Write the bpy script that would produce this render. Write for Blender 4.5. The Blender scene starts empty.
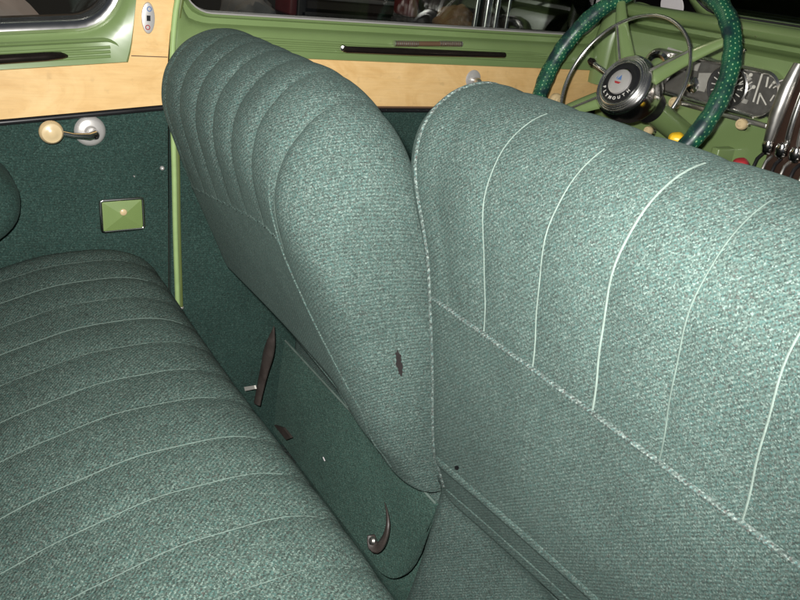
import bpy, bmesh, math, random
import numpy as np
from mathutils import Vector, Matrix
random.seed(7)
S = bpy.context.scene
C = S.collection

# ------------------------------------------------------------------ camera
# X = towards the front of the car, Y = towards its far (left) side, Z = up; lens at the origin
F = 790.0
Yh = np.array([-540, -420, 790.0]); Yh /= np.linalg.norm(Yh)
Xh = np.array([1300, -185, 790.0]); Xh -= Yh * (Xh @ Yh); Xh /= np.linalg.norm(Xh)
Zh = np.cross(Xh, Yh)
cd = bpy.data.cameras.new('camera'); cam = bpy.data.objects.new('camera', cd); C.objects.link(cam)
right = Vector((Xh[0], Yh[0], Zh[0])); down = Vector((Xh[1], Yh[1], Zh[1])); fwd = Vector((Xh[2], Yh[2], Zh[2]))
cam.matrix_world = Matrix((( right.x, -down.x, -fwd.x, 0), (right.y, -down.y, -fwd.y, 0), (right.z, -down.z, -fwd.z, 0), (0, 0, 0, 1)))
cd.sensor_width = 36; cd.lens = 36 * F / 800; cd.clip_start = 0.02; cd.clip_end = 60
S.camera = cam

# ------------------------------------------------------------------ world and the camera's flash
w = bpy.data.worlds.new('World'); S.world = w; w.use_nodes = True
w.node_tree.nodes['Background'].inputs[0].default_value = (0.75, 0.85, 1.0, 1)
w.node_tree.nodes['Background'].inputs[1].default_value = 0.05
def area(name, loc, target, power, size, color=(1, 1, 1), size_y=None):
    l = bpy.data.lights.new(name, 'AREA'); l.energy = power; l.size = size; l.color = color
    if size_y: l.shape = 'RECTANGLE'; l.size_y = size_y
    o = bpy.data.objects.new(name, l); C.objects.link(o); o.location = loc
    d = Vector(target) - Vector(loc); o.rotation_euler = d.to_track_quat('-Z', 'Y').to_euler()
    return o
fl = right * -0.026 + down * -0.04
fs = bpy.data.lights.new('flash', 'SPOT'); fs.energy = 146.0; fs.shadow_soft_size = .012; fs.color = (1.0, .985, .95)
fs.spot_size = math.radians(105); fs.spot_blend = 1.0
fo = bpy.data.objects.new('flash', fs); C.objects.link(fo); fo.location = fl
fo.rotation_euler = (fwd + right * .0 - down * .06).to_track_quat('-Z', 'Y').to_euler()
area('garage_fill', (0.6, 3.0, 1.6), (0.9, 3.6, -0.6), 16.0, 0.5, (1.0, 0.85, 0.65))  # added fill light to brighten the garage, no real lamp there
S.view_settings.view_transform = 'Standard'; S.view_settings.look = 'None'
S.view_settings.exposure = 0; S.view_settings.gamma = 1
S.render.engine = 'CYCLES'

# ------------------------------------------------------------------ pixel helpers (design aid: pixel -> point on a real plane)
def ray(u, v):
    r = np.array([(u - 400) / F, (v - 300) / F, 1.0]); return np.array([r @ Xh, r @ Yh, r @ Zh])
def on(u, v, ax, val):
    r = ray(u, v); return r * (val / r['XYZ'.index(ax)])

# ------------------------------------------------------------------ mesh builder
class MB:
    def __init__(s): s.v = []; s.f = []; s.uv = []
    def add(s, vs, fs, uvs=None):
        b = len(s.v); s.v += [tuple(map(float, p)) for p in vs]; s.f += [tuple(i + b for i in f) for f in fs]
        s.uv += list(uvs) if uvs is not None else [(0.0, 0.0)] * len(vs)
        return s
    def grid(s, P, uv=None, cu=False, cv=False, flip=False):
        n, m = len(P), len(P[0]); vs = [p for row in P for p in row]
        fs = []
        for i in range(n if cu else n - 1):
            for j in range(m if cv else m - 1):
                a, b, c, d = i * m + j, i * m + (j + 1) % m, ((i + 1) % n) * m + (j + 1) % m, ((i + 1) % n) * m + j
                fs.append((a, d, c, b) if flip else (a, b, c, d))
        us = [q for row in uv for q in row] if uv is not None else None
        return s.add(vs, fs, us)
    def box(s, lo, hi, bev=0.0):
        bm = bmesh.new(); bmesh.ops.create_cube(bm, size=1)
        for v in bm.verts:
            v.co = Vector([lo[i] + (v.co[i] + .5) * (hi[i] - lo[i]) for i in range(3)])
        if bev: bmesh.ops.bevel(bm, geom=bm.edges[:], offset=bev, segments=3, profile=.5, affect='EDGES', clamp_overlap=True)
        return s.bm(bm)
    def bm(s, bm, M=None):
        bm.verts.index_update()
        vs = [(M @ v.co if M else v.co.copy()) for v in bm.verts]
        fs = [tuple(v.index for v in f.verts) for f in bm.faces]; bm.free()
        return s.add(vs, fs)
    def tube(s, pts, r, n=10, closed=False, caps=True, flat=1.0, up=None):
        P = [Vector(p) for p in pts]; m = len(P); rs = r if hasattr(r, '__len__') else [r] * m
        rows = []; prev = None; uv = []; L = 0
        for i in range(m):
            t = (P[(i + 1) % m] - P[i - 1]) if closed else (P[min(i + 1, m - 1)] - P[max(i - 1, 0)])
            t.normalize()
            if up is not None: a = Vector(up)
            elif prev is None: a = Vector((0, 0, 1)) if abs(t.z) < .9 else Vector((1, 0, 0))
            else: a = prev
            a = (a - t * a.dot(t)).normalized(); prev = a; b = t.cross(a)
            if i: L += (P[i] - P[i - 1]).length
            rows.append([P[i] + (a * math.cos(q) * flat + b * math.sin(q)) * rs[i] for q in [2 * math.pi * k / n for k in range(n)]])
            uv.append([(L, k / n) for k in range(n)])
        s.grid(rows, uv, cu=closed, cv=True)
        if caps and not closed:
            b0 = len(s.v) - m * n
            s.f.append(tuple(b0 + k for k in range(n))); s.f.append(tuple(b0 + (m - 1) * n + k for k in reversed(range(n))))
        return s
    def lathe(s, prof, o, ax, n=32, sx=1.0, e1=None):
        o = Vector(o); ax = Vector(ax).normalized()
        if e1 is None: e1 = ax.orthogonal().normalized()
        else: e1 = Vector(e1); e1 = (e1 - ax * e1.dot(ax)).normalized()
        e2 = ax.cross(e1)
        rows = [[o + ax * h + (e1 * math.cos(q) * sx + e2 * math.sin(q)) * r for q in [2 * math.pi * k / n for k in range(n)]] for r, h in prof]
        return s.grid(rows, cv=True, flip=True)
    def extr(s, prof, A, B, close=True):
        """prof: closed list of 3-D offsets, swept from A to B"""
        n = len(prof); A = Vector(A); B = Vector(B)
        r0 = [A + Vector(p) for p in prof]; r1 = [B + Vector(p) for p in prof]
        s.grid([r0, r1], cv=close)
        if close:
            b = len(s.v) - 2 * n; s.f.append(tuple(b + k for k in range(n))); s.f.append(tuple(b + n + k for k in reversed(range(n))))
        return s
    def plate(s, pts, t):
        """flat polygon pts (3-D), thickness vector t"""
        n = len(pts); t = Vector(t); a = [Vector(p) for p in pts]
        return s.add(a + [p + t for p in a], [tuple(range(n)), tuple(reversed(range(n, 2 * n)))] + [(i, i + n, (i + 1) % n + n, (i + 1) % n) for i in range(n)])
    def build(s, name, m, parent=None, smooth=True, sharp=40):
        me = bpy.data.meshes.new(name)
        root = parent
        while root is not None and root.parent is not None: root = root.parent
        off = Vector(root.location) if root is not None else Vector((0, 0, 0))
        if root is not None and parent.type == 'MESH' and parent is root: off = Vector((0, 0, 0))
        me.from_pydata([tuple(Vector(p) - off) for p in s.v], [], s.f); me.validate(); 
        bm = bmesh.new(); bm.from_mesh(me); bmesh.ops.recalc_face_normals(bm, faces=bm.faces[:]); bm.to_mesh(me); bm.free()
        uvl = me.uv_layers.new(name='UVMap')
        for l in me.loops: uvl.data[l.index].uv = s.uv[l.vertex_index] if l.vertex_index < len(s.uv) else (0, 0)
        if smooth:
            for p in me.polygons: p.use_smooth = True
            me.set_sharp_from_angle(angle=math.radians(sharp))
        me.materials.append(m)
        o = bpy.data.objects.new(name, me); C.objects.link(o)
        if parent is not None: o.parent = parent
        return o
def empty(name, loc, label, cat, group=None):
    o = bpy.data.objects.new(name, None); C.objects.link(o); o.location = loc; o.empty_display_size = .05
    return tag(o, label, cat, group)
def tag(o, label, cat, group=None):
    o['label'] = label; o['category'] = cat
    if group: o['group'] = group
    return o
def struct(o): o['kind'] = 'structure'; return o

# ------------------------------------------------------------------ materials
def lin(c): return tuple(((x / 255) / 12.92 if x / 255 <= .04045 else ((x / 255 + .055) / 1.055) ** 2.4) for x in c) + (1,)
def newmat(name):
    m = bpy.data.materials.new(name); m.use_nodes = True; nt = m.node_tree
    return m, nt, nt.nodes['Principled BSDF']
def N(nt, t, **kw):
    n = nt.nodes.new(t)
    for k, v in kw.items():
        if k in n.inputs.keys(): n.inputs[k].default_value = v
        else: setattr(n, k, v)
    return n
def plain(name, col, rough=.5, metal=0.0, bump=0.0, bscale=200, var=.08, vscale=20, coat=0.0, spec=.5):
    m, nt, b = newmat(name); L = nt.links.new
    tc = N(nt, 'ShaderNodeTexCoord'); no = N(nt, 'ShaderNodeTexNoise', Scale=vscale, Detail=5.0)
    L(tc.outputs['Object'], no.inputs['Vector'])
    mx = N(nt, 'ShaderNodeMix', data_type='RGBA')
    mx.inputs['A'].default_value = tuple(c * (1 - var) for c in col[:3]) + (1,)
    mx.inputs['B'].default_value = tuple(min(1, c * (1 + var)) for c in col[:3]) + (1,)
    L(no.outputs['Fac'], mx.inputs['Factor']); L(mx.outputs['Result'], b.inputs['Base Color'])
    mr = N(nt, 'ShaderNodeMapRange'); mr.inputs['To Min'].default_value = max(.02, rough * .75); mr.inputs['To Max'].default_value = min(1, rough * 1.25)
    L(no.outputs['Fac'], mr.inputs['Value']); L(mr.outputs['Result'], b.inputs['Roughness'])
    b.inputs['Metallic'].default_value = metal; b.inputs['Coat Weight'].default_value = coat; b.inputs['Coat Roughness'].default_value = .12
    b.inputs['Specular IOR Level'].default_value = spec
    if bump:
        n2 = N(nt, 'ShaderNodeTexNoise', Scale=bscale, Detail=3.0); L(tc.outputs['Object'], n2.inputs['Vector'])
        bp = N(nt, 'ShaderNodeBump', Strength=bump, Distance=.001); L(n2.outputs['Fac'], bp.inputs['Height']); L(bp.outputs['Normal'], b.inputs['Normal'])
    return m
def fabric(name, cols, cell=.0024, pitch=.0042, rows=.45, gain=1.0, bump=.55, d=(.10, .42, .90), gran=1.0, tint=(1, 1, 1), sheen=.03, soft=0.0):
    av = (.098, .130, .118); cols = [(p, tuple(x + (a - x) * soft for x, a in zip(c, av))) for p, c in cols]
    """heathered wool upholstery: tiny multicoloured yarn cells in slanting rows"""
    cols = [(p, tuple(x * t for x, t in zip(c, tint))) for p, c in cols]
    m, nt, b = newmat(name); L = nt.links.new
    tc = N(nt, 'ShaderNodeTexCoord')
    no = N(nt, 'ShaderNodeTexNoise', Scale=60.0, Detail=2.0); L(tc.outputs['Object'], no.inputs['Vector'])
    wob = N(nt, 'ShaderNodeVectorMath', operation='MULTIPLY_ADD'); L(no.outputs['Color'], wob.inputs[0]); wob.inputs[1].default_value = (.0022, .0022, .0022)
    L(tc.outputs['Object'], wob.inputs[2])
    vo = N(nt, 'ShaderNodeTexVoronoi', feature='F1', Scale=1 / cell, Randomness=1.0)
    # cells a little longer along the yarn
    mp = N(nt, 'ShaderNodeMapping'); mp.inputs['Scale'].default_value = (1, 1, 1)
    L(wob.outputs[0], mp.inputs['Vector']); L(mp.outputs[0], vo.inputs['Vector'])
    sep = N(nt, 'ShaderNodeSeparateColor'); L(vo.outputs['Color'], sep.inputs[0])
    cr = N(nt, 'ShaderNodeValToRGB'); cr.color_ramp.interpolation = 'LINEAR'
    els = cr.color_ramp.elements
    while len(els) > 1: els.remove(els[-1])
    els[0].position = 0; els[0].color = tuple(c * gain for c in cols[0][1][:3]) + (1,)
    for p, c in cols[1:]:
        e = els.new(p); e.color = tuple(x * gain for x in c[:3]) + (1,)
    L(sep.outputs['Red'], cr.inputs['Fac'])
    # slanting rows
    dt = N(nt, 'ShaderNodeVectorMath', operation='DOT_PRODUCT'); L(wob.outputs[0], dt.inputs[0]); dt.inputs[1].default_value = d
    mu = N(nt, 'ShaderNodeMath', operation='MULTIPLY'); mu.inputs[1].default_value = 2 * math.pi / pitch; L(dt.outputs['Value'], mu.inputs[0])
    sn = N(nt, 'ShaderNodeMath', operation='SINE'); L(mu.outputs[0], sn.inputs[0])
    rr = N(nt, 'ShaderNodeMapRange'); rr.inputs['From Min'].default_value = -1; rr.inputs['From Max'].default_value = 1
    rr.inputs['To Min'].default_value = 1 - rows; rr.inputs['To Max'].default_value = 1 + rows * .55; L(sn.outputs[0], rr.inputs['Value'])
    lo = N(nt, 'ShaderNodeTexNoise', Scale=9.0, Detail=4.0); L(tc.outputs['Object'], lo.inputs['Vector'])
    lr = N(nt, 'ShaderNodeMapRange'); lr.inputs['From Min'].default_value = .3; lr.inputs['From Max'].default_value = .7; lr.inputs['To Min'].default_value = .88; lr.inputs['To Max'].default_value = 1.12
    L(lo.outputs['Fac'], lr.inputs['Value'])
    fi = N(nt, 'ShaderNodeTexNoise', Scale=1900.0, Detail=1.0); L(tc.outputs['Object'], fi.inputs['Vector'])
    fr = N(nt, 'ShaderNodeMapRange'); fr.inputs['From Min'].default_value = .35; fr.inputs['From Max'].default_value = .65; fr.inputs['To Min'].default_value = 1 - .35 * gran; fr.inputs['To Max'].default_value = 1 + .35 * gran
    L(fi.outputs['Fac'], fr.inputs['Value'])
    m1 = N(nt, 'ShaderNodeMath', operation='MULTIPLY'); L(rr.outputs[0], m1.inputs[0]); L(lr.outputs[0], m1.inputs[1])
    m2 = N(nt, 'ShaderNodeMath', operation='MULTIPLY'); L(m1.outputs[0], m2.inputs[0]); L(fr.outputs[0], m2.inputs[1])
    sc = N(nt, 'ShaderNodeVectorMath', operation='SCALE'); L(cr.outputs['Color'], sc.inputs[0]); L(m2.outputs[0], sc.inputs['Scale'])
    L(sc.outputs[0], b.inputs['Base Color'])
    b.inputs['Roughness'].default_value = .92; b.inputs['Specular IOR Level'].default_value = .15
    b.inputs['Sheen Weight'].default_value = sheen; b.inputs['Sheen Roughness'].default_value = .5; b.inputs['Sheen Tint'].default_value = (.6, .9, .8, 1)
    hh = N(nt, 'ShaderNodeMath', operation='MULTIPLY_ADD'); L(sn.outputs[0], hh.inputs[0]); hh.inputs[1].default_value = .35
    h2 = N(nt, 'ShaderNodeMath', operation='SUBTRACT'); h2.inputs[0].default_value = .6; dm = N(nt, 'ShaderNodeMath', operation='MULTIPLY'); dm.inputs[1].default_value = .8
    L(vo.outputs['Distance'], dm.inputs[0]); L(dm.outputs[0], h2.inputs[1])
    wr = N(nt, 'ShaderNodeTexNoise', Scale=16.0, Detail=3.0); L(tc.outputs['Object'], wr.inputs['Vector'])
    w2 = N(nt, 'ShaderNodeMath', operation='MULTIPLY_ADD'); L(wr.outputs['Fac'], w2.inputs[0]); w2.inputs[1].default_value = 7.0; L(h2.outputs[0], w2.inputs[2]); L(w2.outputs[0], hh.inputs[2])
    bp = N(nt, 'ShaderNodeBump', Strength=bump, Distance=.0009); L(hh.outputs[0], bp.inputs['Height']); L(bp.outputs[0], b.inputs['Normal'])
    return m
SEATC = [(0, (.030, .042, .039)), (.12, (.044, .060, .055)), (.18, (.092, .074, .070)), (.24, (.066, .088, .080)), (.48, (.098, .128, .115)),
         (.62, (.074, .146, .140)), (.76, (.128, .162, .147)), (.9, (.185, .222, .202)), (1, (.26, .305, .285))]
M = {}
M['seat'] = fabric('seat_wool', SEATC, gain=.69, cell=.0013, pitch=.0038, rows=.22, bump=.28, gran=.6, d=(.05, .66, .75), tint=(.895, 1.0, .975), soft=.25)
M['rear'] = fabric('rear_seat_wool', SEATC, gain=.60, soft=.15, cell=.0014, pitch=.0038, d=(.62, -.62, .4), rows=.24, bump=.28, gran=.8, sheen=.0, tint=(.88, 1.0, .945))
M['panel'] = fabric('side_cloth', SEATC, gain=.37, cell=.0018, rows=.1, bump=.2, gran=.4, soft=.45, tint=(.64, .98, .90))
M['kick'] = fabric('kick_panel_cloth', SEATC, gain=.62, cell=.0017, rows=.08, bump=.2, gran=.4, soft=.3, tint=(.76, 1.08, .96))
M['carpet'] = fabric('floor_carpet', SEATC, gain=.35, cell=.003, rows=0.0, bump=.8)
M['welt'] = fabric('welt_wool', SEATC, soft=.2, gain=.86, cell=.0017, pitch=.0045, rows=.35, d=(.3, .9, .5))
M['thread'] = plain('pale_piping_thread', (.15, .195, .17, 1), .85, var=.4, vscale=60, bump=.8, bscale=700)
M['thread_dim'] = plain('soft_piping_thread', (.095, .132, .114, 1), .85, var=.45, vscale=45)
M['green'] = plain('green_enamel', (.150, .215, .082, 1), .35, var=.10, vscale=9, coat=.35, bump=.03, bscale=60)
M['lightgreen'] = plain('pale_green_windlace', (.27, .38, .15, 1), .6, var=.15, vscale=50)
M['chrome'] = plain('chrome', (.85, .83, .81, 1), .17, 1.0, var=.05)
M['satin'] = plain('satin_chrome', (.66, .64, .60, 1), .36, 1.0, var=.12, vscale=60)
M['silver'] = plain('silvery_enamel', (.52, .50, .48, 1), .36, .45)
M['brightrim'] = plain('polished_rim_metal', (.80, .79, .76, 1), .26, 1.0, var=.1, vscale=30)
M['darkmetal'] = plain('dark_bronze_metal', (.045, .035, .03, 1), .22, .8, var=.3, vscale=40)
M['black'] = plain('black_gloss', (.012, .012, .013, 1), .3, var=.2)
M['rubber'] = plain('black_rubber', (.015, .015, .014, 1), .7, var=.2)
M['cream'] = plain('cream_plastic', (.56, .43, .24, 1), .35, var=.1, vscale=70, coat=.3)
M['white'] = plain('pale_letter_enamel', (.62, .60, .55, 1), .5)
M['brown'] = plain('worn_brown_leather', (.042, .034, .030, 1), .5, var=.5, vscale=50, bump=.6, bscale=120)
M['tear'] = plain('torn_dark_lining', (.009, .006, .006, 1), .9, var=.5, vscale=300, bump=.8, bscale=500)
M['yellow'] = plain('yellow_plastic', (.85, .52, .02, 1), .4)
M['red'] = plain('red_plastic', (.32, .02, .025, 1), .45)
M['blue'] = plain('blue_enamel', (.08, .16, .35, 1), .4)
M['darkred'] = plain('dull_dark_red', (.10, .012, .014, 1), .6, var=.4, vscale=15)
M['paper'] = plain('off_white_paper', (.60, .56, .57, 1), .75, var=.06)
M['face'] = plain('gauge_black', (.018, .018, .017, 1), .55, var=.3)
M['gaugegrey'] = plain('gauge_grey', (.30, .29, .26, 1), .4, var=.25, vscale=60)
M['gaugedark'] = plain('gauge_dark_grey', (.075, .072, .065, 1), .4, var=.4, vscale=90)
M['mark'] = plain('gauge_mark', (.55, .53, .47, 1), .6)
M['cardboard'] = plain('cardboard', (.16, .09, .04, 1), .85, var=.3, vscale=14)
M['greycloth'] = plain('grey_cloth', (.12, .11, .11, 1), .9, var=.4, vscale=12, bump=1, bscale=25)
M['darkwall'] = plain('dark_garage_wall', (.035, .028, .024, 1), .9, var=.5, vscale=3)
M['brownboard'] = plain('brown_board', (.10, .055, .028, 1), .7, var=.4, vscale=5)
M['darkslat'] = plain('dark_slat', (.02, .018, .018, 1), .5, var=.3)
M['concrete'] = plain('garage_concrete', (.12, .115, .11, 1), .9, var=.25, vscale=4)

def wood():
    m, nt, b = newmat('blond_wood'); L = nt.links.new
    tc = N(nt, 'ShaderNodeTexCoord')
    mp = N(nt, 'ShaderNodeMapping'); mp.inputs['Scale'].default_value = (3.4, 1, 6); L(tc.outputs['Object'], mp.inputs['Vector'])
    n1 = N(nt, 'ShaderNodeTexNoise', Scale=2.6, Detail=7.0, Roughness=.62); n1.inputs['Distortion'].default_value = 1.6; L(mp.outputs[0], n1.inputs['Vector'])
    cr = N(nt, 'ShaderNodeValToRGB'); e = cr.color_ramp.elements
    e[0].position = .25; e[0].color = (.58, .355, .135, 1); e[1].position = .8; e[1].color = (.74, .51, .245, 1)
    x = e.new(.5); x.color = (.67, .44, .19, 1); L(n1.outputs['Fac'], cr.inputs['Fac'])
    mp2 = N(nt, 'ShaderNodeMapping'); mp2.inputs['Scale'].default_value = (14, 14, 240); L(tc.outputs['Object'], mp2.inputs['Vector'])
    n2 = N(nt, 'ShaderNodeTexNoise', Scale=1.5, Detail=4.0); L(mp2.outputs[0], n2.inputs['Vector'])
    mr = N(nt, 'ShaderNodeMapRange'); mr.inputs['From Min'].default_value = .3; mr.inputs['From Max'].default_value = .7; mr.inputs['To Min'].default_value = .95; mr.inputs['To Max'].default_value = 1.04; L(n2.outputs['Fac'], mr.inputs['Value'])
    vo = N(nt, 'ShaderNodeTexNoise', Scale=55.0, Detail=3.0); L(tc.outputs['Object'], vo.inputs['Vector'])
    m3 = N(nt, 'ShaderNodeMapRange'); m3.inputs['From Min'].default_value = .62; m3.inputs['From Max'].default_value = .75; m3.inputs['To Min'].default_value = 1; m3.inputs['To Max'].default_value = .88; L(vo.outputs['Fac'], m3.inputs['Value'])
    mm = N(nt, 'ShaderNodeMath', operation='MULTIPLY'); L(mr.outputs[0], mm.inputs[0]); L(m3.outputs[0], mm.inputs[1])
    sc = N(nt, 'ShaderNodeVectorMath', operation='SCALE'); L(cr.outputs['Color'], sc.inputs[0]); L(mm.outputs[0], sc.inputs['Scale']); L(sc.outputs[0], b.inputs['Base Color'])
    b.inputs['Roughness'].default_value = .42; b.inputs['Coat Weight'].default_value = .2; b.inputs['Coat Roughness'].default_value = .25
    return m
M['wood'] = wood()
def glass():
    m, nt, b = newmat('window_glass'); L = nt.links.new; nt.nodes.remove(b)
    out = nt.nodes['Material Output']; t = N(nt, 'ShaderNodeBsdfTransparent'); t.inputs[0].default_value = (.93, .96, .94, 1)
    g = N(nt, 'ShaderNodeBsdfGlossy', Roughness=.02); fr = N(nt, 'ShaderNodeFresnel', IOR=1.5); mx = N(nt, 'ShaderNodeMixShader')
    L(fr.outputs[0], mx.inputs[0]); L(t.outputs[0], mx.inputs[1]); L(g.outputs[0], mx.inputs[2]); L(mx.outputs[0], out.inputs[0])
    return m
M['glass'] = glass()
def rimcover():
    """glossy dark green laced cover with rows of pale dots; UV: u = length in m, v = around"""
    m, nt, b = newmat('dotted_green_wheel_cover'); L = nt.links.new
    uv = N(nt, 'ShaderNodeUVMap'); sp = N(nt, 'ShaderNodeSeparateXYZ'); L(uv.outputs[0], sp.inputs[0])
    def cell(sock, mul, add=None):
        a = N(nt, 'ShaderNodeMath', operation='MULTIPLY'); a.inputs[1].default_value = mul; L(sock, a.inputs[0]); s = a.outputs[0]
        if add is not None:
            q = N(nt, 'ShaderNodeMath', operation='ADD'); L(s, q.inputs[0]); L(add, q.inputs[1]); s = q.outputs[0]
        f = N(nt, 'ShaderNodeMath', operation='FRACT'); L(s, f.inputs[0])
        d = N(nt, 'ShaderNodeMath', operation='SUBTRACT'); L(f.outputs[0], d.inputs[0]); d.inputs[1].default_value = .5
        p = N(nt, 'ShaderNodeMath', operation='POWER'); L(d.outputs[0], p.inputs[0]); p.inputs[1].default_value = 2
        return p.outputs[0], s
    pv, sv = cell(sp.outputs['Y'], 14)
    fl = N(nt, 'ShaderNodeMath', operation='FLOOR'); L(sv, fl.inputs[0]); hf = N(nt, 'ShaderNodeMath', operation='MULTIPLY'); hf.inputs[1].default_value = .5; L(fl.outputs[0], hf.inputs[0])
    pu, _ = cell(sp.outputs['X'], 1 / .0098, hf.outputs[0])
    ad = N(nt, 'ShaderNodeMath', operation='ADD'); L(pu, ad.inputs[0]); L(pv, ad.inputs[1])
    ls = N(nt, 'ShaderNodeMath', operation='LESS_THAN'); ls.inputs[1].default_value = .026; L(ad.outputs[0], ls.inputs[0])
    no = N(nt, 'ShaderNodeTexNoise', Scale=34.0, Detail=2.0); tc = N(nt, 'ShaderNodeTexCoord'); L(tc.outputs['Object'], no.inputs['Vector'])
    nr = N(nt, 'ShaderNodeMapRange'); nr.inputs['From Min'].default_value = .35; nr.inputs['From Max'].default_value = .6; L(no.outputs['Fac'], nr.inputs['Value'])
    ml = N(nt, 'ShaderNodeMath', operation='MULTIPLY'); L(ls.outputs[0], ml.inputs[0]); L(nr.outputs[0], ml.inputs[1])
    base = N(nt, 'ShaderNodeMix', data_type='RGBA'); base.inputs['A'].default_value = (.004, .022, .024, 1); base.inputs['B'].default_value = (.008, .085, .042, 1); L(nr.outputs[0], base.inputs['Factor'])
    mx = N(nt, 'ShaderNodeMix', data_type='RGBA'); L(base.outputs['Result'], mx.inputs['A']); mx.inputs['B'].default_value = (.26, .46, .22, 1); L(ml.outputs[0], mx.inputs['Factor'])
    L(mx.outputs['Result'], b.inputs['Base Color']); b.inputs['Roughness'].default_value = .42; b.inputs['Coat Weight'].default_value = .12
    bp = N(nt, 'ShaderNodeBump', Strength=.6, Distance=.001); L(ls.outputs[0], bp.inputs['Height']); L(bp.outputs[0], b.inputs['Normal'])
    return m
M['cover'] = rimcover()

# ------------------------------------------------------------------ setting: car floor and the dark garage outside
FZ = -1.12
mb = MB(); mb.grid([[(x, y, FZ + .006 * math.sin(9 * x + 4 * y)) for y in np.linspace(-.1, 1.47, 24)] for x in np.linspace(-.6, 1.75, 30)])
struct(mb.build('floor', M['carpet']))
mb = MB(); mb.add([(-6, -3, -1.6), (8, -3, -1.6), (8, 6, -1.6), (-6, 6, -1.6)], [(0, 1, 2, 3)]); struct(mb.build('garage_floor', M['concrete']))
mb = MB(); mb.box((-5, 4.6, -1.6), (6.4, 4.7, 2.2)); struct(mb.build('garage_wall', M['darkwall']))

# ------------------------------------------------------------------ smooth profile helper
def smooth(pts, n, closed=False):
    """Catmull-Rom through pts, resampled to n points by arc length"""
    P = [np.array(p, float) for p in pts]; m = len(P); out = []
    segs = m if closed else m - 1
    for i in range(segs):
        g = (lambda k: P[k % m]) if closed else (lambda k: P[min(max(k, 0), m - 1)])
        p0, p1, p2, p3 = g(i - 1), g(i), g(i + 1), g(i + 2)
        for t in np.linspace(0, 1, 24, endpoint=False):
            out.append(.5 * ((2 * p1) + (-p0 + p2) * t + (2 * p0 - 5 * p1 + 4 * p2 - p3) * t * t + (-p0 + 3 * p1 - 3 * p2 + p3) * t ** 3))
    out.append(P[0] if closed else P[-1]); out = np.array(out)
    s = np.concatenate([[0], np.cumsum(np.linalg.norm(np.diff(out, axis=0), axis=1))])
    q = np.linspace(0, s[-1], n + 1 if closed else n)
    r = np.stack([np.interp(q, s, out[:, k]) for k in range(out.shape[1])], 1)
    return r[:-1] if closed else r

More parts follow.
